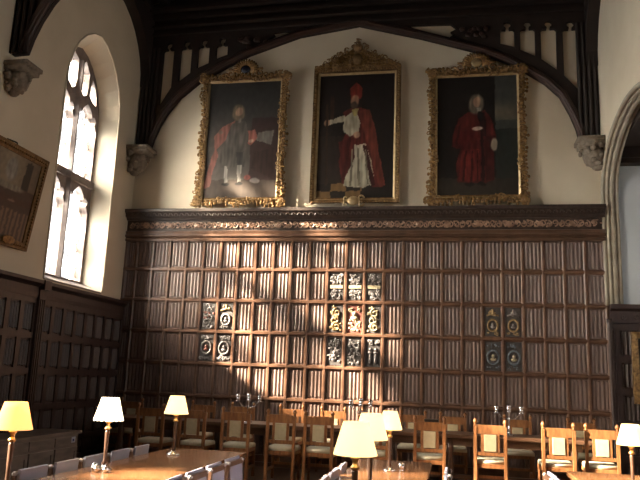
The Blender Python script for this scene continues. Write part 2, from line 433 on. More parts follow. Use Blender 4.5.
# cornice
cr = MB()
cr.prism([(0,4.37),(-.15,4.37),(-.17,4.41),(-.19,4.42),(-.24,4.50),(-.27,4.51),(-.27,4.57),(0,4.57)],'x',XL,W)
cr.build('cornice', M['dark_oak'], root)
cr = MB()
for k in range(int(W/.11)):
    x = XL+.05+k*.11; cr.tube([(x-.04,-.225,4.43),(x-.02,-.24,4.475),(x+.015,-.24,4.475),(x+.04,-.235,4.44)],.011,5)
cr.build('cresting', M['dark_oak'], root)
cr = MB()
cr.prism([(0,3.96),(-.14,3.96),(-.15,4.0),(-.13,4.03),(-.17,4.05),(-.17,4.08),(-.14,4.10),(-.155,4.15),(-.12,4.165),(0,4.165)],'x',XL,W)
cr.build('lower_moulding', M['mould'], root)
MB().box((XL,-.11,4.16),(W,0,4.38)).build('frieze_ground', M['dark_oak'], root)

def spiral(b, c, r0, turns, r, y, m=None, dirn=1, a0=0, n=14):
    pts = []
    for k in range(n+1):
        t = k/n; a = a0+dirn*turns*2*pi*t; rr = r0*(1-.78*t)
        pts.append((c[0]+rr*cos(a), y-.006*t*2, c[1]+rr*sin(a)))
    b.tube(pts, lambda t: r*(1-.4*t), 5, m)
fz = MB(); x = XL+.1; k = 0
while x < W-.1:
    s = 1 if k%2 else -1
    spiral(fz,(x,4.27+s*.012),.062,1.15,.013,-.122,dirn=s,a0=-s*pi/2)
    for j in range(5):
        a = random.random()*6.28; rr = .04+.045*random.random()
        fz.ball((x+.06+rr*cos(a),-.118,4.27+.7*rr*sin(a)),(.018+.012*random.random(),.014,.011+.010*random.random()),6,4)
    if k%5==2:
        fz.lathe([(.05,0),(.05,.012),(.03,.022),(.0,.03)],10,Matrix.Translation((x+.07,-.11,4.27))@Matrix.Rotation(pi/2,4,'X'))
    x += .105; k += 1
fz.build('carved_frieze', M['frieze_carving'], root)['label'] = 'frieze of carved leaf scrolls and rosettes'

# carved heraldic panels set among the linenfold
def carved_panel(i, k, kind):
    x0 = i*P+.042; x1 = (i+1)*P-.042; z1 = rows_z[k]-.045; z0 = rows_z[k+1]+.045
    cx = (x0+x1)/2; cz = (z0+z1)/2; y = YF-.004
    rnd = random.Random(i*31+k*7)
    ground = MB().box((x0,YF-.006,z0),(x1,YF,z1)).build('carved_panel', M['slate'] if kind != 'red' else M['red_paint'], root)
    def C(z): return (cx,z)
    def lumps(mb, xr, zr, n, s=.02):
        for _ in range(int(n*1.8)):
            p = (rnd.uniform(*xr), y-.008, rnd.uniform(*zr))
            mb.ball(p,(s*rnd.uniform(.5,1.2),.016,s*rnd.uniform(.5,1.3)),6,4)
    def scr(mb, n, xr, zr, r0=.04, r=.012):
        for _ in range(int(n*1.6)):
            spiral(mb,(rnd.uniform(*xr),rnd.uniform(*zr)),r0*rnd.uniform(.6,1.1),rnd.uniform(.6,1.1),r,y-.012,dirn=rnd.choice((-1,1)),a0=rnd.random()*6.28,n=9)
    def ring(mb, c, r, t):
        mb.tube([(c[0]+r*.82*cos(2*pi*q/18),y-.016,c[1]+r*sin(2*pi*q/18)) for q in range(18)],t,6,None,True)
    def bust(mb, c, s):
        mb.ball((c[0],y-.02,c[1]+.25*s),(s*.34,.03,s*.42),8,6); mb.ball((c[0],y-.014,c[1]-.42*s),(s*.62,.024,s*.36),8,5); mb.ball((c[0],y-.016,c[1]-.1*s),(s*.16,.02,s*.2),6,4)
    X = (x0+.03,x1-.03); a = MB()
    if kind == 'a':
        scr(a,6,X,(cz+.06,z1-.04)); lumps(a,X,(cz+.04,z1-.03),10); scr(a,6,X,(z0+.04,cz-.06)); lumps(a,X,(z0+.03,cz-.06),8)
        a.build('foliage', M['silver_paint'], ground, True)
        MB().box((x0+.015,y-.022,cz-.035),(x1-.015,y,cz+.025)).build('ribbon_band', M['cream_paint'], ground)
    elif kind in ('scroll','cream'):
        for zz,d in ((cz+.11,1),(cz-.02,-1),(cz-.14,1)): spiral(a,(cx+.02*d,zz),.085,1.3,.018,y-.014,dirn=d,a0=pi/2)
        lumps(a,X,(z0+.03,z1-.03),16,.022); a.build('foliage', M['gold_paint'] if kind=='scroll' else M['cream_paint'], ground, True)
    elif kind == 'red':
        bust(a,(cx,cz+.06),.11); scr(a,4,X,(z1-.12,z1-.04)); lumps(a,X,(z0+.04,cz),12,.026); a.build('figure', M['cream_paint'], ground, True)
    elif kind in ('grey','grey2'):
        scr(a,7,X,(z0+.05,z1-.05)); lumps(a,X,(z0+.03,z1-.03),18,.022); a.build('foliage', M['silver_paint'], ground, True)
        if kind=='grey': bust(MBx:=MB(),(cx,cz-.04),.08); MBx.build('figure', M['silver_paint'], ground, True)
    elif kind == 'fig':
        for dx in (-.045,.05):
            a = MB()
            bust(a,(cx+dx,cz+.03),.075); a.ball((cx+dx,y-.012,cz-.11),(.028,.02,.09),7,5); a.build('figure', M['silver_paint'], ground, True)
        a = MB(); scr(a,5,X,(z1-.1,z1-.04)); a.build('foliage', M['silver_paint'], ground, True)
    elif kind == 'leaf':
        for q in range(6): spiral(a,(cx+(-.03 if q%2 else .03),z0+.06+q*.075),.06,.8,.014,y-.012,dirn=1 if q%2 else -1,a0=q)
        lumps(a,X,(z0+.03,z1-.03),8); a.build('foliage', M['silver_paint'], ground, True)
        lumps(r_:=MB(),X,(cz-.05,cz+.08),5,.024); r_.build('red_fruit', M['red_paint'], ground, True)
    elif kind.startswith('goldroundel'):
        ring(a,(cx,cz-.06),.10,.018); scr(a,3,X,(z0+.03,z0+.07),.03); a.build('roundel', M['silver_paint'] if kind=='goldroundel' else M['gold_paint'], ground, True)
        bust(b2:=MB(),(cx,cz-.06),.065); b2.build('bust', M['silver_paint'], ground, True)
        c2 = MB(); lumps(c2,(cx-.06,cx+.06),(z1-.12,z1-.06),6,.03); c2.tube([(cx-.1,y-.012,z1-.14),(cx,y-.02,z1-.10),(cx+.1,y-.012,z1-.14)],.016,6); c2.tube([(cx,y-.012,z1-.13),(cx,y-.012,z1-.03)],.02,6)
        c2.build('crest', M['gold_paint'] if (kind=='goldroundel' or i==20) else M['silver_paint'], ground, True)
    elif kind in ('roundel','slate'):
        zc = cz-.02 if kind=='slate' else cz
        ring(a,(cx,zc),.115,.017)
        if kind=='roundel': scr(a,3,X,(z1-.08,z1-.04)); scr(a,3,X,(z0+.04,z0+.08)); lumps(a,X,(z1-.08,z1-.03),6); lumps(a,X,(z0+.03,z0+.07),6)
        a.build('roundel', M['silver_paint'] if kind=='roundel' else M['slate2'], ground, True)
        bust(b2:=MB(),(cx,zc),.08); b2.build('bust', M['cream_paint'] if kind=='slate' else M['red_paint'] if i==5 else M['silver_paint'], ground, True)
        if kind=='slate': lumps(c2:=MB(),X,(z1-.09,z1-.04),4,.018); lumps(c2,X,(z0+.04,z0+.08),4,.018); c2.build('foliage', M['slate2'], ground, True)
M['slate2'] = mat('weathered_slate_carving', (.16,.19,.22), .5, var=(.06,.08,.10), scale=30)
for (i,k),kd in carved.items(): carved_panel(i,k,kd)

# left side dado
def dado(name, label, x, side, y0, y1, top=2.78, rows=4, th=.10):
    """linenfold dado along a side wall, running from y0 to y1 (y0 nearer the far wall)"""
    root = empty(name,(0,0,0)); tag(root,label,'wall panelling')
    L = abs(y1-y0); n_ = max(1,round(L/.335)); w = L/n_
    rot = Matrix.Translation((x,y0,0)) @ Matrix.Rotation(-pi/2 if side>0 else pi/2,4,'Z')
    # local: x runs along the wall, -y faces the room
    if side < 0: rot = Matrix.Translation((x,y1,0)) @ Matrix.Rotation(pi/2,4,'Z')
    g = MB().box((0,-th+.03,0),(L,0,top-.04),rot); g.build('backboard', M['dado_oak'], root)
    lfb = MB(); fb = MB(); tmp = MB()
    zs = [top-.30-k*.52 for k in range(6)]
    for k in range(5):
        zt = zs[k]; zb = max(zs[k+1],.12)
        for i in range(n_):
            t_ = MB(); linenfold(t_,i*w+.045,(i+1)*w-.045,zb+.05,zt-.05,-th+.03,.022); lfb.add(t_.v,t_.f,rot)
    for k in range(6): fb.box((0,-th,max(zs[k],.08)-.045),(L,-th+.035,max(zs[k],.08)+.045),rot)
    for i in range(n_+1): fb.box((i*w-.045 if i else 0,-th+.001,0),(min(i*w+.045,L),-th+.035,top-.3),rot)
    lfb.build('linenfold_field', M['dado_oak'], root); fb.build('framing', M['dado_oak'], root)
    c = MB(); c.prism([(-th-.09,top-.05),(-th-.09,top),(0,top),(0,top-.26),(-th-.01,top-.26),(-th-.02,top-.20),(-th-.01,top-.10)],'x',0,L,rot)
    c.build('cornice', M['dado_oak'], root)
    return root
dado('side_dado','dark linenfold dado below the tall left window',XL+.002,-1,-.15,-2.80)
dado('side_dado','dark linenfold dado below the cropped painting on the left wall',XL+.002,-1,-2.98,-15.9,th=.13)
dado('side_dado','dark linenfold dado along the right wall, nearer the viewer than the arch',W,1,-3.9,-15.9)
# fluted pilaster between the two left dados
pr = MB().box((XL,-2.975,0),(XL+.17,-2.805,2.72)); pr.box((XL,-2.978,2.64),(XL+.24,-2.802,2.785))
for k in range(3): pr.box((XL+.17,-2.95+k*.05,.3),(XL+.185,-2.925+k*.05,2.5))
tag(pr.build('dado_pilaster',M['dado_oak']),'dark oak pilaster in the left wall panelling, by the window sill','pilaster')
# recess dado (faces the viewer)
rt = empty('recess_dado',(0,0,0)); tag(rt,'dark panelling with carved cap rail in the recess at the far right','wall panelling')
g = MB().box((W+.01,-.16,0),(W+2.9,-.102,2.84)); g.build('backboard',M['dado_oak'],rt)
lfb = MB(); fb = MB()
for k in range(5):
    zt = 2.50-k*.52; zb = max(zt-.52,.1)
    for i in range(8):
        linenfold(lfb,W+.10+i*.34+.04,W+.10+(i+1)*.34-.04,zb+.05,zt-.05,-.16,.022)
    fb.box((W,-.20,zt-.045),(W+2.9,-.16,zt+.045))
for i in range(9): fb.box((W+.10+i*.34-.04,-.198,0),(W+.10+i*.34+.04,-.16,2.5))
lfb.build('linenfold_field',M['dado_oak'],rt); fb.build('framing',M['dado_oak'],rt)
c = MB(); c.prism([(-.102,2.56),(-.21,2.56),(-.20,2.76),(-.27,2.80),(-.27,2.87),(-.102,2.87)],'x',W-.0,W+2.9)
for k in range(14): spiral(c,(W+.2+k*.2,2.66),.05,1,.010,-.215,dirn=1 if k%2 else -1)
c.build('cornice',M['dado_oak'],rt)
col_ = MB().lathe([(.045,0),(.045,.1),(.03,.14),(.03,2.3),(.045,2.34),(.035,2.4),(.05,2.5)],10,o=(W-.03,-.26,.12))
tag(col_.build('corner_colonette',M['dado_oak'],smooth=True),'slim turned dark oak colonette at the right end of the panelling','colonette')

# ------------------------------------------------------------------ roof trusses
TY = -.04
def truss_mesh():
    # outline of opening under the arch and the pierced spandrels, drawn in x,z
    def tf(p): return (6.36+(p[0]-6.36)*1.015, 1.5+(p[1]-1.5)*1.015)
    L = [(.50,5.75),(.56,5.98),(.66,6.24),(.80,6.50),(1.05,6.83),(1.44,7.15),(1.9,7.40),(2.42,7.66),(3.42,7.99),(4.58,8.15)]
    Rr = [(5.74,7.82),(6.83,7.46),(7.3,7.24),(7.62,7.04),(7.95,6.80),(8.2,6.54),(8.36,6.20),(8.46,5.92),(8.50,5.70)]
    outer = [(XL,5.80)]+[tf(p) for p in L+Rr]+[(W,5.76),(W,9.0),(W/2,9.74),(XL,9.0)]
    def light(x0,x1,zl,zr,zt):
        m_ = (x0+x1)/2
        return [tf(p) for p in [(x0,zl),(x1,zr),(x1,zt-.03),(x1-.03,zt),(m_+.03,zt),(m_+.026,zt+.04)]+
               [(m_+.066*sin(a), zt+.10+.062*cos(a)) for a in (2.2,1.4,.6,-.3,-1.1,-2.0)]+
               [(m_-.026,zt+.04),(m_-.03,zt),(x0+.03,zt),(x0,zt-.03)]]
    holes = [light(.60,.83,6.66,7.06,7.87),light(.97,1.21,7.17,7.35,7.89),light(1.34,1.58,7.44,7.54,7.90),light(1.72,1.96,7.62,7.70,7.91),
             light(8.29,8.56,6.94,6.62,7.83),light(7.91,8.18,7.28,7.05,7.86),light(7.55,7.81,7.48,7.34,7.88),light(7.20,7.45,7.62,7.54,7.89)]
    holes.append([tf(p) for p in [(2.78,8.0),(2.95,7.99),(3.52,8.11),(3.1,8.13),(2.88,8.11),(2.92,8.05)]])
    holes.append([tf(p) for p in [(5.62,8.03),(6.28,7.80),(6.36,7.86),(6.30,7.91),(6.42,7.97),(6.30,8.07),(5.5,8.10)]])
    return outer, holes
def make_truss():
    root = empty('roof_truss',(0,TY,0))
    outer,holes = truss_mesh()
    v,f = slab_mesh([outer]+holes,-.035,.035,XZ)
    MB().add(v,f).build('spandrel_frame', M['roof_oak'], root, fixn=False)
    n_ = len(outer)
    archp = outer[1:-4]
    m_ = MB()
    for off,r,yy in ((.03,.04,-.07),(.10,.035,-.075),(.06,.03,-.10)):
        pts = []
        for i,(x,z) in enumerate(archp):
            a = archp[max(i-1,0)]; c = archp[min(i+1,len(archp)-1)]
            t = Vector((c[0]-a[0],0,c[1]-a[1])).normalized(); nn = Vector((-t.z,0,t.x))
            pts.append(Vector((x,yy,z))+nn*off)
        m_.tube(pts,r,6)
    m_.build('arched_brace', M['roof_oak2'], root, smooth=True)
    m_ = MB()
    # tie beam mouldings
    def zb(x): return 8.29-.012*abs(x-4.5)
    for dz,t,d in ((.0,.05,.16),(.16,.04,.20),(.34,.06,.18),(.52,.08,.22)):
        for sx in ((0.1,4.5),(4.5,W-.1)):
            (a,b_) = sx; m_.add([(a,-d,zb(a)+dz),(b_,-d,zb(b_)+dz),(b_,-.1,zb(b_)+dz),(a,-.1,zb(a)+dz),(a,-d,zb(a)+dz+t),(b_,-d,zb(b_)+dz+t),(b_,-.1,zb(b_)+dz+t),(a,-.1,zb(a)+dz+t)],
              [(0,1,2,3),(4,5,6,7),(0,1,5,4),(2,3,7,6),(1,2,6,5),(3,0,4,7)])
    m_.build('tie_beam', M['roof_oak'], root)
    for x0 in (XL,W):
        s = 1 if x0==XL else -1; zc = 5.8 if s>0 else 5.72
        p = MB()
        for k in range(4): p.tube([(x0+s*(.06+k*.09),-.09,zc),(x0+s*(.06+k*.09),-.09,8.0)],.035,6)
        p.build('wall_post', M['roof_oak'], root)
    # carved leaf work between lights and tie beam
    rn = random.Random(3)
    for xs in ((2.15,2.8),(6.38,7.0)):
        lw = MB()
        for q in range(9):
            x = rn.uniform(*xs); z = 7.86+.2*rn.random()+(.05 if xs[0]<4 else -.02)
            lw.ball((x,-.07,z),(.06,.03,.03+.03*rn.random()),6,4)
            spiral(lw,(x,z),.05,.8,.014,-.08,a0=q)
        lw.build('leaf_carving', M['roof_oak2'], root, smooth=True)
    return root
M['roof_oak2'] = mat('reddish_roof_oak', (.045,.018,.011), .5, var=(.022,.010,.007), scale=5, bump=.2)
tr0 = make_truss()
tag(tr0,'dark arched timber truss with pierced spandrels against the far wall','roof truss','arch-braced roof trusses')
tys = [TY,-4.05,-7.85,-11.8]
tr_labels = ['', 'dark timber roof truss whose post stands at the top left corner','dark timber roof truss overhead in the middle of the hall','dark timber roof truss overhead nearest the viewer']
for y,l in zip(tys[1:2],tr_labels[1:2]):
    o = copy_tree(tr0); o.location = (-.09,y,.10); o.scale = (1.03,1,1); o['label'] = l
# longitudinal braces along side walls rising from the posts
def side_brace(x, s, y, dirn, label):
    pr = [(0,7.15)]+[(dirn*(1.45*(1-cos(a))), 7.15+1.42*sin(a)) for a in [pi/2*k/8 for k in range(1,9)]]+[(0,8.6)]
    b = MB(); b.prism([(y+p,z) for p,z in pr],'x',x,x+s*.20)
    tag(b.build('curved_brace',M['roof_oak']),label,'curved brace','curved braces under the wall plates')
side_brace(XL,1,-.14,-1,'dark curved wall-plate brace in the far left corner, right of the window')
side_brace(W,-1,-.14,-1,'dark curved wall-plate brace in the far right corner above the arch')

# stone corbels
def corbel(x, y, z, s, label, sc=1.0):
    b = MB(); rn = random.Random(int(x*10-y*10))
    b.prism([(-.2,0),(.2,0),(.22,.10),(-.22,.10)],'x',0,s*.40)
    b.box((0,-.23,.08),(s*.44,.23,.15))
    b.ball((s*.16,0,-.14),(.19,.17,.22),12,9); b.ball((s*.24,-.02,-.08),(.12,.13,.12),10,7)
    b.ball((s*.10,0,-.30),(.11,.10,.12),8,6)
    for q in range(26):
        a = rn.uniform(0,6.28); zz = rn.uniform(-.34,.04); rr = .20*(1-.45*max(0,-zz-.08)/.3)
        b.ball((s*abs(.12+rr*cos(a)*.9), rr*sin(a), zz),(.04+.03*rn.random(),.045,.035+.03*rn.random()),7,5)
    b.ball((s*.36,-.05,-.06),(.03,.025,.03),6,4); b.ball((s*.36,.05,-.06),(.03,.025,.03),6,4); b.ball((s*.38,0,-.12),(.035,.03,.05),6,4)
    o = b.build('stone_corbel',M['stone'],smooth=True); o.location = (x,y,z); o.scale=(sc,sc,sc)
    tag(o,label,'corbel','carved stone corbels'); return o
corbel(XL,-.24,5.66,1,'carved stone corbel under the truss in the left corner, beside the tall window')
corbel(W,-.24,5.58,-1,'carved stone corbel beside the stone arch at the right')
corbel(XL,-4.05,5.62,1,'carved stone corbel at the top left corner of the picture',.84)

# ------------------------------------------------------------------ paintings
def lerp(a,b,t): return tuple(p+(q-p)*t for p,q in zip(a,b))
def s2l(c): return tuple((x/255/12.92 if x/255<=.04045 else ((x/255+.055)/1.055)**2.4) for x in c)
def inpoly(x,y,P_):
    r = False; j = len(P_)-1
    for i in range(len(P_)):
        xi,yi = P_[i]; xj,yj = P_[j]
        if (yi>y)!=(yj>y) and x < (xj-xi)*(y-yi)/(yj-yi)+xi: r = not r
        j = i
    return r
def canvas(name, w, h, bg, shapes, nx, nz, parent, seed):
    """bg(u,v) and shapes in a pixel frame (px,py) of the painting; returns a flat painted canvas facing -y, base centre at origin"""
    vs=[]; fs=[]; cs=[]
    for j in range(nz+1):
        for i in range(nx+1):
            u=i/nx; v=j/nz; vs.append((-w/2+w*u,0,h*v))
            wob = noise.noise(Vector((u*14,v*18,seed)))*.010; wob2 = noise.noise(Vector((u*14,v*18,seed+9)))*.010
            uu=u+wob; vv=v+wob2; c = bg(uu,vv)
            for sh in shapes:
                t=0
                if sh[0]=='e':
                    d = sqrt(((uu-sh[1])/sh[3])**2+((vv-sh[2])/sh[4])**2); t = min(1,max(0,(1.15-d)/.3))
                else: t = 1 if inpoly(uu,vv,sh[1]) else 0
                if t:
                    k_ = .92+.28*noise.noise(Vector((u*30,v*9,seed+3)))  # brushed drapery
                    cc = tuple(x*k_ for x in sh[-1]); c = lerp(c,cc,t)
            g = 1+.25*noise.noise(Vector((u*20,v*20,seed+5)))
            lum = sum(c)/3; c = tuple(lum+(x-lum)*.80 for x in c); cs.append(tuple(max(.006,x*g*.80+.004) for x in s2l(tuple(max(0,x) for x in c))))
    for j in range(nz):
        for i in range(nx):
            a=j*(nx+1)+i; fs.append((a,a+1,a+nx+2,a+nx+1))
    me = bpy.data.meshes.new(name); me.from_pydata(vs,[],fs); me.update()
    ca = me.color_attributes.new('paint','FLOAT_COLOR','POINT')
    for i,c in enumerate(cs): ca.data[i].color = (*c,1)
    me.materials.append(M['paint'])
    o = bpy.data.objects.new(name,me); col.objects.link(o); o.parent = parent; return o

def fr_prism(b, w0, h0, w1, h1, d0, d1, z_off=0):
    """mitred frame ring between inner (w0,h0) and outer (w1,h1), depth d0 at inner, d1 at outer; base of inner at z=z_off"""
    zi0=z_off; zi1=z_off+h0; e=(h1-h0)/2; zo0=zi0-e; zo1=zi1+e
    I=[(-w0/2,zi0),(w0/2,zi0),(w0/2,zi1),(-w0/2,zi1)]; O=[(-w1/2,zo0),(w1/2,zo0),(w1/2,zo1),(-w1/2,zo1)]
    vs=[(x,-d0,z) for x,z in I]+[(x,-d1,z) for x,z in O]+[(x,0,z) for x,z in I]+[(x,0,z) for x,z in O]
    fs=[]
    for k in range(4):
        j=(k+1)%4; fs += [(k,j,4+j,4+k),(4+k,4+j,12+j,12+k),(k,j,8+j,8+k),(8+k,8+j,12+j,12+k)]
    b.add(vs,fs)

def rococo(b, x0,z0,x1,z1, band, seed, y=-.07, bulge=.025):
    """C-scrolls and leaves running around a rectangle, wavy outer edge"""
    rn = random.Random(seed)
    def run(ax,az,bx,bz,nx_,nz_):
        L = sqrt((bx-ax)**2+(bz-az)**2); n_ = int(L/.075)
        for k in range(n_+1):
            t=k/n_; x=ax+(bx-ax)*t; z=az+(bz-az)*t
            wv = bulge*sin(t*pi*5)
            for lay in range(2):
                off = wv+band*(.05+.75*lay*rn.random()); px=x+nx_*off+rn.uniform(-.02,.02); pz=z+nz_*off+rn.uniform(-.02,.02)
                spiral(b,(px,pz),rn.uniform(.035,.062),rn.uniform(.6,1.2),rn.uniform(.010,.017),y-.02*rn.random(),dirn=rn.choice((-1,1)),a0=rn.random()*6.28,n=8)
            b.ball((x+nx_*(wv+band*.5),y,z+nz_*(wv+band*.5)),(.028+.02*rn.random(),.025,.028+.02*rn.random()),6,4)
            if rn.random()<.5: b.ball((x+nx_*(wv+band*1.0),y+.02,z+nz_*(wv+band*1.0)),(.03,.02,.035),6,4)
    run(x0,z0,x0,z1,-1,0); run(x1,z0,x1,z1,1,0); run(x0,z0,x1,z0,0,-1); run(x0,z1,x1,z1,0,1)
    for cx_,cz_,sx,sz in ((x0,z0,-1,-1),(x1,z0,1,-1),(x0,z1,-1,1),(x1,z1,1,1)):
        for q in range(10):
            spiral(b,(cx_+sx*rn.uniform(0,band*1.2),cz_+sz*rn.uniform(0,band*1.0)),rn.uniform(.05,.08),1.0,.018,y-.02,dirn=rn.choice((-1,1)),a0=rn.random()*6.28,n=9)
        b.ball((cx_+sx*band*.6,y,cz_+sz*band*.5),(.09,.045,.08),8,5)

def framed_portrait(name, x, zc0, w, h, label, cdata, style, seed, tilt=0):
    root = empty(name,(x,-.06,zc0)); tag(root,label,'painting','full-length portraits on the far wall')
    bg,shapes = cdata
    c = canvas('canvas',w+.02,h+.02,bg,shapes,110,165,root,seed); c.location=(0,-.045,-.01)
    MB().box((-w/2-.03,-.035,-.03),(w/2+.03,.02,h+.03)).build('stretcher_board',M['iron'],root)
    f = MB(); fr_prism(f,w,h,w+.07,h+.07,.055,.085); f.build('inner_slip',M['gilt_inner'],root)
    if style=='rococo':
        f = MB(); fr_prism(f,w+.07,h+.07,w+.25,h+.22,.085,.05); f.build('frame',M['gilt_dark'],root)
        f = MB(); rococo(f,-w/2-.05,-.05,w/2+.05,h+.05,.105,seed,y=-.085); f.build('carved_scrollwork',M['gilt'],root,smooth=True)
        # shell cresting
        f = MB(); zc=h+.22; rn=random.Random(seed)
        for q in range(15):
            a = pi*q/14; rr=.27
            f.tube([(0+.10*cos(a),-.08,zc-.02+.08*sin(a)),(rr*.75*cos(a),-.11,zc+.20*sin(a)),(rr*cos(a),-.08,zc+.25*sin(a))],lambda t:.030*(1-.3*t),6)
        for s in (-1,1):
            spiral(f,(s*.30,zc-.05),.10,1.2,.026,-.09,dirn=s,a0=pi/2-s*.5); spiral(f,(s*.42,zc-.09),.07,1.2,.02,-.09,dirn=-s,a0=0)
            spiral(f,(s*.52,zc-.11),.05,1.1,.016,-.09,dirn=s,a0=1)
        f.build('shell_crest',M['gilt'],root,smooth=True)
        f = MB().ball((0,-.115,zc+.03),(.10,.035,.085),12,8); f.build('oval_cartouche',M['jasper'] if seed==1 else M['gilt_inner'],root,smooth=True)
    else:
        f = MB(); fr_prism(f,w+.07,h+.07,w+.24,h+.24,.07,.09); f.build('frame',M['gilt_dark'],root)
        f = MB(); 
        for (a0,b0,a1,b1) in ((-w/2-.085,-.085,-w/2-.085,h+.085),(w/2+.085,-.085,w/2+.085,h+.085),(-w/2-.085,-.085,w/2+.085,-.085),(-w/2-.085,h+.085,w/2+.085,h+.085)):
            L=sqrt((a1-a0)**2+(b1-b0)**2); n_=int(L/.05)
            for k in range(n_): 
                t=(k+.5)/n_; f.ball((a0+(a1-a0)*t,-.085,b0+(b1-b0)*t),(.018,.018,.018),6,4)
        f.build('bead_moulding',M['gilt'],root,smooth=True)
        f = MB(); rn=random.Random(seed); zt=h+.12
        hw=(w+.2)/2
        for q in range(150):
            xx=rn.uniform(-hw,hw); hmax=.07+.50*max(0,1-abs(xx)/hw*1.05)**1.05; zz=rn.uniform(0,hmax)
            if abs(xx)<.11 and .08<zz<.27: continue
            spiral(f,(xx,zt+zz),rn.uniform(.035,.06),rn.uniform(.6,1.1),rn.uniform(.011,.017),-.07-.03*rn.random(),dirn=rn.choice((-1,1)),a0=rn.random()*6.28,n=7)
        f.prism([(-hw,zt),(hw,zt),(hw*.95,zt+.06),(.2,zt+.36),(0,zt+.47),(-.2,zt+.36),(-hw*.95,zt+.06)],'y',-.05,-.01)
        f.build('pediment',M['gilt'],root,smooth=False)
        MB().ball((0,-.10,zt+.18),(.10,.04,.11),12,8).build('oval_cartouche',M['gilt_dark'],root,smooth=True)
        f = MB().lathe([(.05,0),(.09,.06),(.10,.12),(.05,.15)],10,o=(0,-.07,zt+.34)); f.box((-.008,-.078,zt+.48),(.008,-.062,zt+.60)); f.box((-.035,-.078,zt+.54),(.035,-.062,zt+.555))
        f.build('crown_finial',M['gilt_dark'],root,smooth=False)
        f = MB(); f.ball((0,-.12,-.07),(.12,.035,.09),12,8)
        for s in (-1,1):
            spiral(f,(s*.14,-.02),.06,1,.02,-.12,dirn=s); spiral(f,(s*.14,-.12),.06,1,.02,-.12,dirn=-s)
        f.build('lower_cartouche',M['gilt_inner'],root,smooth=True)
    return root

# each list of shapes is drawn in the painting's own frame, u right, v up
def px(W0,H0,X0,Y0):
    def q(x,y): return ((x-X0)/W0, 1-(y-Y0)/H0)
    def poly(pts,c): return ('p',[q(*p) for p in pts],c)
    def ell(x,y,rx,ry,c): a=q(x,y); return ('e',a[0],a[1],rx/W0,ry/H0,c)
    return poly,ell
poly,ell = px(195,345,75,90)
def bgL(u,v):
    c = lerp((84,78,72),(50,48,46),min(1,max(0,(v-.2)*1.6)))
    if v<.16: c = (70,58,50)
    if u>.62 and v<.68 and v>.15: c = lerp(c,(52,30,28),.8)
    return c
paintL = (bgL,[poly([(118,222),(150,205),(158,240),(130,262),(112,300),(98,360),(92,400),(74,406),(82,360),(98,290),(96,250)],(142,84,72)),
  poly([(180,238),(205,235),(213,262),(196,282),(180,270)],(158,88,74)),
  poly([(142,212),(178,208),(190,250),(186,300),(182,345),(120,345),(104,290),(128,262)],(84,78,72)),
  poly([(158,300),(178,300),(176,345),(164,345)],(60,58,56)),
  poly([(128,340),(137,340),(138,386),(131,388)],(150,144,134)),poly([(163,338),(175,338),(174,384),(166,386)],(150,144,134)),
  ell(134,393,10,5,(30,26,26)),ell(170,391,10,5,(30,26,26)),
  ell(158,182,17,25,(112,96,72)),ell(163,207,4,7,(120,112,100)),ell(160,180,10,13,(168,126,100)),
  poly([(214,244),(258,236),(250,280),(210,268)],(112,108,100)),poly([(206,300),(262,290),(262,380),(200,350)],(56,36,32)),
  ell(212,384,14,8,(150,142,136)),ell(192,374,9,8,(150,76,66)),ell(196,268,7,6,(190,150,124)),
  ell(112,240,7,6,(120,96,80))])
poly,ell = px(197,323,55,112)
def bgC(u,v):
    c = (34,26,23)
    if v<.12:
        k = int(u*5.2)+int(v/.06); c = (120,88,48) if (k%2==0 and u<.6) else (34,26,22)
    elif v<.5 and u<.35: c = lerp(c,(54,40,32),.6)
    return c
paintC = (bgC,[poly([(118,212),(150,196),(188,210),(202,260),(196,300),(206,360),(228,405),(200,408),(178,360),(160,392),(122,398),(112,340),(120,290),(128,262)],(100,32,26)),
  poly([(150,300),(180,296),(196,345),(205,400),(176,408),(126,402),(132,360)],(176,166,140)),
  poly([(122,228),(150,206),(164,240),(160,268),(138,276),(120,262)],(168,156,130)),
  poly([(122,236),(98,240),(80,246),(78,234),(96,228),(124,220)],(172,160,134)),ell(78,238,8,8,(176,130,100)),
  poly([(158,210),(188,206),(206,270),(214,320),(232,402),(216,406),(196,330),(176,270)],(118,48,34)),
  poly([(110,290),(150,280),(152,330),(124,395),(118,350)],(92,28,23)),
  poly([(172,300),(182,300),(206,400),(196,404)],(70,22,18)),poly([(134,280),(142,280),(130,380),(124,380)],(70,22,18)),poly([(158,305),(162,305),(168,402),(162,402)],(122,112,90)),poly([(178,310),(181,310),(190,400),(185,402)],(122,112,90)),poly([(144,310),(148,310),(146,402),(141,402)],(122,112,90)),
  poly([(138,178),(136,150),(152,132),(168,150),(166,178)],(120,34,24)),ell(149,182,11,15,(168,122,92)),ell(148,194,9,9,(84,66,52)),
  poly([(142,204),(160,204),(154,222),(147,222)],(170,150,80)),ell(156,272,9,7,(176,130,100)),
  poly([(74,190),(80,190),(84,400),(78,400)],(60,40,24)),poly([(84,168),(94,170),(96,232),(86,230)],(72,44,28))])
poly,ell = px(218,333,52,92)
def bgR(u,v):
    c = (30,24,21)
    if u>.725:
        c = (58,60,56)
        if v>.62: c = lerp((64,64,60),(96,88,70),max(0,1-abs(v-.68)/.12))
        elif v<.55: c = (36,40,36)
        if v<.14: c = (48,40,32)
    elif v<.15: c = (52,44,36)
    return c
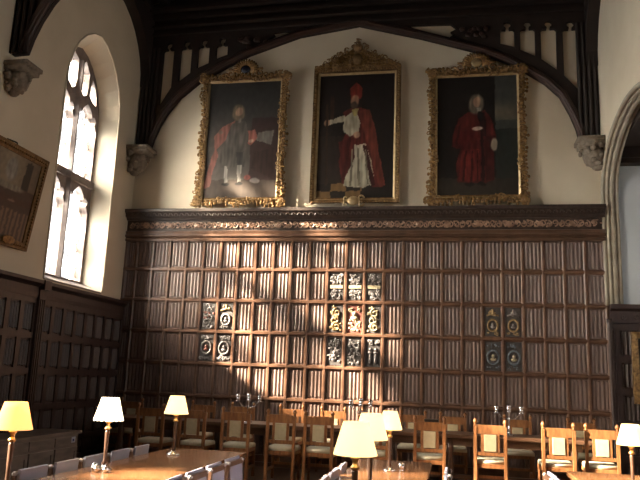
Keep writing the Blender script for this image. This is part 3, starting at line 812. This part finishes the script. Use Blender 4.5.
paintR = (bgR,[poly([(138,192),(182,188),(200,212),(212,262),(204,300),(206,382),(178,390),(108,388),(104,340),(116,296),(92,288),(96,252),(112,212)],(92,24,20)),
  poly([(92,286),(112,250),(150,246),(152,262),(124,296)],(88,16,16)),
  poly([(168,196),(182,196),(186,250),(180,386),(172,386)],(46,18,18)),
  poly([(178,262),(210,262),(206,300),(204,382),(184,382)],(74,20,20)),
  poly([(120,300),(166,296),(166,384),(112,384)],(112,28,23)),
  poly([(128,300),(133,300),(126,384),(120,384)],(66,16,14)),poly([(146,300),(150,300),(148,386),(143,386)],(66,16,14)),poly([(160,300),(163,300),(164,386),(160,386)],(66,16,14)),poly([(112,230),(118,226),(108,284),(102,284)],(60,14,12)),
  ell(159,172,20,28,(110,98,80)),ell(170,205,8,16,(28,22,22)),
  poly([(160,182),(172,182),(173,192),(162,192)],(140,132,120)),ell(161,166,10,14,(164,122,96)),
  ell(162,240,14,6,(190,170,150)),ell(206,286,9,18,(150,134,110)),ell(140,392,14,5,(24,18,16)),ell(172,392,12,5,(24,18,16))])
framed_portrait('portrait_painting',2.33,4.80,1.44,2.36,'left portrait, person in pink-red gown and white stockings, scrolled gilt frame',paintL,'rococo',1)
framed_portrait('portrait_painting',4.55,4.77,1.43,2.44,'central portrait, person in red mitre and robe, gilt pediment above',paintC,'pediment',2)
framed_portrait('portrait_painting',6.775,4.79,1.42,2.27,'right portrait, long-haired person in full red robe, scrolled gilt frame',paintR,'rococo',3)

# painting on the left wall, partly out of frame
rt = empty('wall_painting',(XL+.04,-4.06,3.15),pi/2); tag(rt,'dark brown painting in rope-edged gilt frame on the left wall','painting')
rt.rotation_euler=(R(8.5),0,pi/2); rt.scale=(.95,.95,.95)
def bgW(u,v):  # pale top and brown bands paint sheen and reflected panelling onto the canvas
    c = (70,48,38)
    if v>.62: c = lerp((150,134,108),(110,92,72),abs(u-.45)*2)
    if .42<v<.5: c = (74,42,30)
    if v<.34: c = (124,96,74) if int(u*26)%2 else (78,56,44)
    return c
c = canvas('canvas',1.30,1.24,bgW,[('p',[(.72,.62),(.86,.62),(.86,.96),(.74,.96)],(44,34,26)),('e',.5,.6,.3,.04,(150,140,120)),('e',.35,.12,.20,.10,(150,110,40)),('e',.62,.45,.06,.02,(150,120,100)),('e',.5,.80,.10,.14,(150,146,136))],60,56,rt,6)
c.location=(0,-.03,.12)
f = MB(); fr_prism(f,1.28,1.22,1.52,1.46,.05,.07,.13); f.build('frame',M['gilt_dark'],rt)
f = MB()
for k in range(28):
    t=(k+.5)/28
    for xx in (-.70,.70): f.ball((xx,-.072,.05+1.38*t),(.02,.02,.024),6,4)
    for zz in (.07,1.41): f.ball((-.70+1.4*t,-.072,zz),(.024,.02,.02),6,4)
f.build('rope_moulding',M['gilt'],rt,smooth=True)
MB().tube([(.02,-.02,1.44),(.02,.02,1.52),(.02,.20,1.56)],.012,6).build('hanging_hook',M['iron'],rt)
MB().ball((.25,-.09,.10),(.16,.02,.07),12,6).build('name_tablet',M['gilt'],rt,smooth=True)
# small gilt-framed picture in recess
rt = empty('wall_painting',(9.55,-.23,1.30)); tag(rt,'gilt-framed picture hanging on the recess panelling at the right picture edge','painting')
c = canvas('canvas',.56,.96,lambda u,v:(44,36,30),[('e',.5,.6,.2,.25,(80,66,50))],20,30,rt,8); c.location=(0,-.02,.07)
f = MB(); fr_prism(f,.54,.94,.74,1.14,.05,.07,.08); f.build('frame',M['gilt'],rt)

# ------------------------------------------------------------------ furniture
def high_chair():
    r = empty('high_back_chair',(0,0,0))
    for s in (-1,1):
        x = s*.20
        b = MB().box((x-.022,-.235,0),(x+.022,-.19,.93)); b.build('back_post',M['chair_oak'],r,bevel=.003)
        MB().lathe([(.016,0),(.026,.012),(.013,.03),(.027,.05),(.030,.065),(.02,.088),(.004,.10)],10,o=(x,-.212,.93)).build('finial',M['chair_oak'],r,smooth=True)
        MB().lathe([(.022,0),(.026,.06),(.018,.10),(.026,.16),(.024,.28),(.018,.32),(.026,.36),(.024,.43)],10,o=(x,.19,0)).build('leg',M['chair_oak'],r,smooth=True)
        MB().box((x-.015,-.20,.14),(x+.015,.19,.18)).build('stretcher',M['chair_oak'],r)
    MB().box((-.18,-.225,.83),(.18,-.20,.95)).build('top_rail',M['chair_oak'],r,bevel=.004)
    b = MB().box((-.18,-.225,.545),(.18,-.20,.59))
    for s in (-1,1): b.box((s*.085,-.225,.59),(s*.125,-.20,.83))
    b.build('back_frame',M['chair_oak'],r,bevel=.003)
    MB().box((-.085,-.235,.60),(.085,-.19,.825)).build('back_panel',M['tan_leather'],r,bevel=.008)['label']='tan upholstered back panel'
    MB().box((-.22,-.20,.38),(.22,.215,.435)).build('seat_frame',M['chair_oak'],r,bevel=.004)
    MB().rbox((-.215,-.185,.43),(.215,.225,.495),.03).build('seat_cushion',M['cream_seat'],r,smooth=True)['label']='cream upholstered seat'
    MB().box((-.18,.18,.20),(.18,.20,.24)).build('front_stretcher',M['chair_oak'],r)
    return r
proto = high_chair(); used = [False]
def place(px_,y,rz,label,group,sc=1.0):
    o = proto if not used[0] else copy_tree(proto)
    used[0] = True
    o.location=(px_,y,0); o.rotation_euler=(0,0,rz); tag(o,label,'chair',group); return o
near_x = [1.80,2.50,3.16,3.87,4.43,5.24,6.02,6.86,7.74,8.33]
where = ['leftmost of the near row, between two lamps','just right of the lamp ending the left table','third from the left in the near row','fourth from the left in the near row',
 'just left of the largest lampshade','half hidden behind the cluster of lampshades','first one right of the lampshade cluster','just left of the right-hand candelabrum',
 'left one of two brightly lit','brightly lit, next to the right-hand lamp']
for i,(x,wd) in enumerate(zip(near_x,where)):
    place(x,-1.93+[.04,.02,.03,0,0,-.02,-.05,-.10,-.02,.06][i],R([2,-3,2,0,1,-2,1,-4,2,-3][i]),'oak chair with its back to us, %s'%wd,'chairs on the near side of the high table')
far_x = [.62,2.0,2.71,3.6,4.34,5.03,5.68,6.34,7.37,8.36]
whf = ['in the dark left corner','second from the left','behind the left candelabrum','fourth from the left','glowing left of the big lampshade','behind the middle candelabrum',
  'first right of the lampshades','third from the right end','behind the right candelabrum','the last one at the right end']
for i,(x,wd) in enumerate(zip(far_x,whf)):
    place(x,-.52,pi+R([0,3,-2,0,2,0,-2,1,0,2][i]),'oak chair behind the high table, %s'%wd,'chairs on the far side of the high table')

# high table
t = empty('high_table',(4.55,-1.25,0)); tag(t,'long dark oak high table set in front of the panelled wall','table')
MB().box((-3.75,-.38,.71),(3.75,.38,.76)).build('tabletop',M['high_oak'],t,bevel=.006)
MB().box((-3.6,-.30,.60),(3.6,-.27,.71)).box((-3.6,.27,.60),(3.6,.30,.71)).build('apron',M['high_oak'],t)
for k in range(5):
    for s in (-1,1):
        x = -3.5+k*1.75
        MB().lathe([(.05,0),(.05,.08),(.03,.11),(.055,.24),(.06,.34),(.035,.44),(.05,.50),(.05,.71)],12,o=(x,s*.27,0)).build('leg',M['high_oak'],t,smooth=True)
MB().box((-3.5,-.03,.10),(3.5,.03,.16)).build('stretcher',M['high_oak'],t)

# candelabra
def candelabrum():
    r = empty('candelabrum',(0,0,0))
    MB().lathe([(.075,0),(.07,.012),(.04,.022),(.02,.035),(.014,.06),(.026,.09),(.012,.12),(.012,.20),(.022,.225),(.012,.25),(.012,.32),(.02,.34)],14).build('stem',M['silver'],r,smooth=True)
    def cup(x,z,nm='candle_cup'):
        o = MB().lathe([(.010,0),(.040,.006),(.040,.014),(.016,.022),(.030,.04),(.034,.062),(.016,.07),(.038,.08),(.034,.10),(.014,.118)],12,o=(x,0,z)).build(nm,M['silver'],r,smooth=True)
    cup(0,.335)
    for s in (-1,1):
        MB().tube([(0,0,.26),(s*.05,0,.235),(s*.10,0,.25),(s*.14,0,.295),(s*.175,0,.325)],.008,6).build('arm',M['silver'],r,smooth=True)
        cup(s*.18,.318)
    return r
cand = candelabrum(); cg = 'silver candelabra on the high table'
for i,(x,l,rz) in enumerate(((3.11,'three-branched silver candelabrum on the left part of the high table',0),(4.93,'three-branched silver candelabrum behind the lampshades at mid high table',.7),
      (7.165,'three-branched silver candelabrum standing clear on the right part of the high table',0))):
    o = cand if i==0 else copy_tree(cand); o.location=(x,-1.3,.76); o.rotation_euler=(0,0,rz); tag(o,l,'candelabrum',cg)
r = empty('wooden_box',(6.02,-1.2,.76)); tag(r,'small dark wooden box on the high table behind the middle chair','box')
MB().box((-.10,-.07,0),(.10,.07,.15)).build('box_body',M['dark_oak'],r,bevel=.004); MB().box((-.11,-.08,.15),(.11,.08,.18)).build('lid',M['dark_oak'],r,bevel=.004)

# long tables
def long_table(name,x0,x1,yf,yn,label):
    r = empty(name,((x0+x1)/2,(yf+yn)/2,0)); tag(r,label,'table','long refectory tables'); w=(x1-x0)/2; L=(yf-yn)/2
    MB().box((-w,-L,.705),(w,L,.75)).build('tabletop',M['table_oak'],r,bevel=.006)
    MB().box((-w+.09,-L+.12,.62),(-w+.115,L-.12,.705)).box((w-.115,-L+.12,.62),(w-.09,L-.12,.705)).box((-w+.09,L-.145,.62),(w-.09,L-.12,.705)).build('apron',M['side_wood'],r)
    for s in (-1,1):
        for k in (-1,1):
            MB().lathe([(.05,0),(.05,.07),(.03,.10),(.05,.22),(.055,.32),(.032,.42),(.05,.48),(.05,.705)],12,o=(s*(w-.13),k*(L-.2),0)).build('leg',M['side_wood'],r,smooth=True)
    MB().box((-.03,-L+.2,.1),(.03,L-.2,.16)).build('stretcher',M['side_wood'],r)
long_table('refectory_table',3.54,4.34,-5.42,-10.2,'long golden-brown oak table at the left with two lit lamps')
long_table('refectory_table',5.47,6.15,-5.36,-10.2,'long oak table in the middle under three lit lamps')
long_table('refectory_table',7.37,8.12,-5.36,-10.2,'long oak table at the bottom right corner under a lit lamp')

# side chairs with leather backs
def side_chair():
    r = empty('leather_back_chair',(0,0,0))
    for s in (-1,1):
        x=s*.162
        b = MB(); b.add([(x-.016,-.19,0),(x+.016,-.19,0),(x+.016,-.155,0),(x-.016,-.155,0),(x-.016,-.205,.45),(x+.016,-.205,.45),(x+.016,-.17,.45),(x-.016,-.17,.45),
            (x-.016,-.242,.772),(x+.016,-.242,.772),(x+.016,-.212,.772),(x-.016,-.212,.772)],
            [(0,1,5,4),(1,2,6,5),(2,3,7,6),(3,0,4,7),(4,5,9,8),(5,6,10,9),(6,7,11,10),(7,4,8,11),(0,3,2,1),(8,9,10,11)])
        b.build('back_post',M['side_wood'],r)
        MB().ball((x,-.228,.784),(.020,.020,.018),10,6).build('post_cap',M['cap'],r,smooth=True)
        MB().box((x-.018,.16,0),(x+.018,.196,.42)).build('leg',M['side_wood'],r)
        MB().box((x-.01,-.17,.18),(x+.01,.17,.21)).build('stretcher',M['side_wood'],r)
    tilt = Matrix.Translation((0,-.226,.775)) @ Matrix.Rotation(R(-6.0),4,'X')
    MB().box((-.165,-.012,-.02),(.165,.012,.02),tilt).build('top_rail',M['side_wood'],r)
    MB().box((-.165,-.012,-.30),(.165,.012,-.26),tilt).build('lower_rail',M['side_wood'],r)
    MB().box((-.15,-.008,-.26),(.15,.010,-.02),tilt).build('back_panel',M['sheen_tinted_leather'],r)['label']='leather back panel, lavender window sheen in its colour'
    MB().box((-.160,.014,-.29),(.160,.038,.042),tilt).build('leather_backrest',M['sheen_tinted_leather'],r,bevel=.006)['label']='padded leather facing, lavender window sheen in its colour'
    MB().box((-.19,-.19,.39),(.19,.20,.43)).build('seat_frame',M['side_wood'],r)
    MB().rbox((-.185,-.16,.43),(.185,.20,.47),.02).build('seat_cushion',M['sheen_tinted_leather'],r,smooth=True)
    return r
sc0 = side_chair(); su=[False]
def splace(x,y,rz,label,group):
    o = sc0 if not su[0] else copy_tree(sc0)
    su[0]=True; o.location=(x,y,0); o.rotation_euler=(0,0,rz); tag(o,label,'chair',group)
wy1 = [-5.93,-6.37,-6.82,-7.24,-7.68]
for i,y in enumerate(wy1):
    splace(3.66,y,-pi/2+R([2,-1,1,0,-2][i]),'leather-backed chair left of the left table, %s from its far end'%ORD[i],'chairs on the left side of the left table')
ey1 = [-6.43,-6.90,-7.31,-7.72,-8.13]
for i,y in enumerate(ey1):
    splace(4.32,y,pi/2+R([-2,1,0,2,-1,1][i]),'leather-backed chair right of the left table, %s from its far end'%ORD[i],'chairs on the right side of the left table')
wy2 = [-6.40,-6.85,-7.27,-7.69,-8.1]
for i,y in enumerate(wy2):
    splace(5.66,y,-pi/2+R([1,-2,0,2,0][i]),'leather-backed chair left of the middle table, %s from its far end'%ORD[i],'chairs on the left side of the middle table')
ey2 = [-6.35,-6.85,-7.33]
for i,y in enumerate(ey2):
    splace(6.10,y,pi/2+R([0,1,-1][i]),'leather-backed chair right of the middle table, %s from its far end'%ORD[i],'chairs on the right side of the middle table')
wy3 = [-6.2,-6.62,-7.05]
for i,y in enumerate(wy3):
    splace(7.33,y,-pi/2+R([2,0,-1][i]),'leather-backed chair left of the right-hand table, %s from its far end'%ORD[i],'chairs on the left side of the right table')

# table lamps
def lamp_mesh():
    r = empty('table_lamp',(0,0,0))
    MB().lathe([(.065,0),(.062,.012),(.045,.02),(.025,.028),(.018,.04)],18).build('base',M['silver'],r,smooth=True)
    MB().lathe([(.018,.035),(.022,.05),(.014,.07),(.013,.10),(.017,.28),(.012,.30)],12).build('column',M['lamp_wood'],r,smooth=True)
    MB().lathe([(.012,.295),(.024,.30),(.024,.312),(.014,.32),(.016,.345),(.024,.35),(.024,.36),(.010,.37),(.010,.42)],12).build('lamp_holder',M['brass'],r,smooth=True)
    MB().ball((0,0,.455),(.026,.026,.035),10,7).build('bulb',M['bulb'],r,smooth=True)
    return r
m = bpy.data.materials.new('glowing_bulb'); m.use_nodes=True; nb=m.node_tree.nodes['Principled BSDF']; nb.inputs['Emission Color'].default_value=(1,.7,.35,1); nb.inputs['Emission Strength'].default_value=3; M['bulb']=m
def shade_for(r, mtl, scallop=False, rb=.113, rt_=.066, z0=.37, h=.165):
    n_=36; vs=[]; fs=[]
    prof=[(rb,z0),(rb*.99,z0+.006)]+[(rb+(rt_-rb)*t, z0+h*t) for t in (.25,.5,.75,1)]
    for j,(q,z) in enumerate(prof):
        for k in range(n_):
            a=2*pi*k/n_; dz = (-.007*abs(sin(a*9)) if (scallop and j==0) else 0)+(.006*abs(sin(a*9)) if (scallop and j==len(prof)-1) else 0)
            vs.append((q*cos(a),q*sin(a),z+dz))
    for j in range(len(prof)-1):
        for k in range(n_): fs.append((j*n_+k,j*n_+(k+1)%n_,(j+1)*n_+(k+1)%n_,(j+1)*n_+k))
    o = MB().add(vs,fs).build('lamp_shade',mtl,r,smooth=True)
    s_ = o.modifiers.new('thick','SOLIDIFY'); s_.thickness=.002; s_.offset=0
    return o
lamp0 = lamp_mesh()
lamps = [((3.69,-8.30),'amber-shaded table lamp at the left picture edge','shade_amber',False,4),((3.725,-7.15),'table lamp with a bright white scalloped shade on the left long table','shade_white',True,7),
  ((3.80,-5.98),'cream-shaded table lamp at the far end of the left long table','shade',False,4),((5.86,-8.60),'largest and nearest cream-shaded table lamp, on the middle table','shade',False,4),
  ((5.825,-7.62),'cream-shaded lamp directly behind the largest one','shade',False,4),((5.82,-6.15),'cream-shaded lamp at the far end of the middle table','shade',False,4),
  ((7.675,-6.50),'cream-shaded table lamp on the right-hand table','shade',False,7)]
for i,((x,y),l,ms,sc_,pw) in enumerate(lamps):
    o = lamp0 if i==0 else None
    if o is None:
        o = lamp0.copy(); col.objects.link(o)
        for ch in children(lamp0):
            if ch.name.startswith('lamp_shade') or ch.type=='LIGHT': continue
            copy_tree(ch,o)
    o.location=(x,y,.75+(.03 if i==5 else 0)*0); tag(o,l,'table lamp','shaded lamps on the long tables')
    if i in (5,6): o.scale=(.92,.92,.92)
    shade_for(o,M[ms],sc_)
    ld = bpy.data.lights.new('lamp_bulb_light','POINT'); ld.energy=pw*1.15; ld.color=(1,.62,.28); ld.shadow_soft_size=.035
    lo = bpy.data.objects.new('lamp_bulb_light',ld); col.objects.link(lo); lo.parent=o; lo.location=(0,0,.455)
M['bulb'].node_tree  # bulb glows faintly; the point light at its centre carries the power
for ob in col.objects:
    if ob.name.startswith('bulb'): ob.visible_shadow = True

# little silver cruets and cup
for i,(x,y,l) in enumerate(((3.69,-7.24,'left silver salt cellar beside the white-shaded lamp'),(3.745,-7.30,'middle silver salt cellar beside the white-shaded lamp'),(3.815,-7.30,'darker pepper pot right of the two salt cellars'))):
    r = empty('cruet_pot',(x,y,.75)); tag(r,l,'cruet','silver cruets by the lamp')
    MB().lathe([(.012,0),(.016,.004),(.024,.016),(.026,.028),(.018,.042)],12).build('pot',M['silver'],r,smooth=True)
    MB().lathe([(.018,.042),(.014,.052),(.004,.057),(.004,.062)],10).build('lid',M['silver'],r,smooth=True)
r = empty('silver_cup',(5.87,-6.06+.0,.75)); r.location=(5.92,-6.12,.75); tag(r,'small silver cup beside the far lamp of the middle table','cup')
MB().lathe([(.020,0),(.022,.006),(.016,.012),(.024,.02),(.027,.065),(.024,.066),(.020,.025)],12).build('cup_body',M['silver'],r,smooth=True)

# chest / sideboard against the left wall
r = empty('side_chest',(.66,-3.85,0)); tag(r,'grey-brown panelled chest standing along the left wall','chest')
MB().box((-.30,-1.28,.57),(.31,1.26,.61)).build('chest_top',M['chest_wood'],r,bevel=.005)
MB().box((-.28,-1.24,0),(.27,1.22,.57)).build('chest_body',M['chest_wood'],r)
for k in range(4):
    y0=-1.2+k*.605
    MB().box((.27,y0,.42),(.285,y0+.57,.54)).build('drawer_front',M['chest_wood'],r,bevel=.003)
    d = MB().box((.27,y0,.08),(.285,y0+.57,.39)); d.box((.285,y0,.08),(.297,y0+.06,.39)).box((.285,y0+.51,.08),(.297,y0+.57,.39)).box((.285,y0+.06,.33),(.297,y0+.51,.39)); d.build('door_panel',M['chest_wood'],r)
s_ = MB().box((.286,1.02,.45),(.289,1.12,.53)).build('sticker',M['label'],r); MB().box((.289,1.05,.47),(.2905,1.09,.50)).build('printed_mark',M['ink'],s_)

# ------------------------------------------------------------------ light
w = bpy.data.worlds.new('sky'); scene.world = w; w.use_nodes=True; nt=w.node_tree
bg = nt.nodes['Background']
tcw = nt.nodes.new('ShaderNodeTexCoord'); dp = nt.nodes.new('ShaderNodeVectorMath'); dp.operation='DOT_PRODUCT'
hd = Vector((-1.5,-1.0,.62)).normalized(); dp.inputs[1].default_value = hd
nt.links.new(tcw.outputs['Generated'],dp.inputs[0])
mx0 = nt.nodes.new('ShaderNodeMath'); mx0.operation='MAXIMUM'; mx0.inputs[1].default_value=0; nt.links.new(dp.outputs['Value'],mx0.inputs[0])
pw_ = nt.nodes.new('ShaderNodeMath'); pw_.operation='POWER'; pw_.inputs[1].default_value=9; nt.links.new(mx0.outputs[0],pw_.inputs[0])
cmx = nt.nodes.new('ShaderNodeMix'); cmx.data_type='RGBA'; cmx.inputs[6].default_value=(.86,.93,1.0,1); cmx.inputs[7].default_value=(1,.94,.82,1)
nt.links.new(pw_.outputs[0],cmx.inputs[0]); nt.links.new(cmx.outputs[2],bg.inputs['Color'])
st = nt.nodes.new('ShaderNodeMath'); st.operation='MULTIPLY_ADD'; st.inputs[1].default_value=165; st.inputs[2].default_value=12
nt.links.new(pw_.outputs[0],st.inputs[0]); nt.links.new(st.outputs[0],bg.inputs['Strength'])
w.cycles.sampling_method='MANUAL'; w.cycles.sample_map_resolution=256
def area(name, loc, rot, sx, sy, e, c=(.86,.92,1.0)):
    l = bpy.data.lights.new(name,'AREA'); l.shape='RECTANGLE'; l.size=sx; l.size_y=sy; l.energy=e; l.color=c
    o = bpy.data.objects.new(name,l); col.objects.link(o); o.location=loc; o.rotation_euler=rot
    return o
for y in WIN_Y:
    o = area('window_daylight',(-.75,y,5.1),(0,-pi/2,0),4.6,2.0,1.0); o.data.cycles.is_portal=True
for y in WIN_R:
    o = area('window_daylight',(W+.75,y,5.1),(0,pi/2,0),4.6,2.0,1.0); o.data.cycles.is_portal=True
o = area('window_daylight',(W+3.4,-1.95,3.2),(0,pi/2,0),4.2,3.3,1.0); o.data.cycles.is_portal=True
sl = bpy.data.lights.new('sun','SUN'); sl.energy=125; sl.angle=R(3.2); sl.color=(1,.90,.74)
so = bpy.data.objects.new('sun',sl); col.objects.link(so)
d = Vector((2.35,1.0,-1.35)); so.rotation_euler = d.to_track_quat('-Z','Y').to_euler(); so.location=(-8,-6,12)

# ------------------------------------------------------------------ camera (solved from the panelling grid)
F=686.77; yaw,pit,rol = 0.196389,0.19774,0.0380085
f = Vector((-sin(yaw)*cos(pit),cos(yaw)*cos(pit),sin(pit))); rr = Vector((cos(yaw),sin(yaw),0)); uu = rr.cross(f)
r2 = rr*cos(rol)+uu*sin(rol); u2 = -rr*sin(rol)+uu*cos(rol)
cd = bpy.data.cameras.new('camera'); cd.sensor_width=36; cd.lens=F/640*36; cd.clip_start=.05
co = bpy.data.objects.new('camera',cd); col.objects.link(co); scene.camera=co
mw = Matrix((r2,u2,-f)).transposed().to_4x4(); mw.translation=(6.359,-12.252,1.5022); co.matrix_world=mw
scene.view_settings.view_transform='Standard'; scene.view_settings.look='None'; scene.view_settings.gamma=1; scene.view_settings.exposure=0.2
scene.cycles.use_denoising=True; scene.cycles.max_bounces=8; scene.cycles.diffuse_bounces=5; scene.cycles.transparent_max_bounces=12
scene.cycles.sample_clamp_indirect=8; scene.cycles.caustics_reflective=False; scene.cycles.caustics_refractive=False
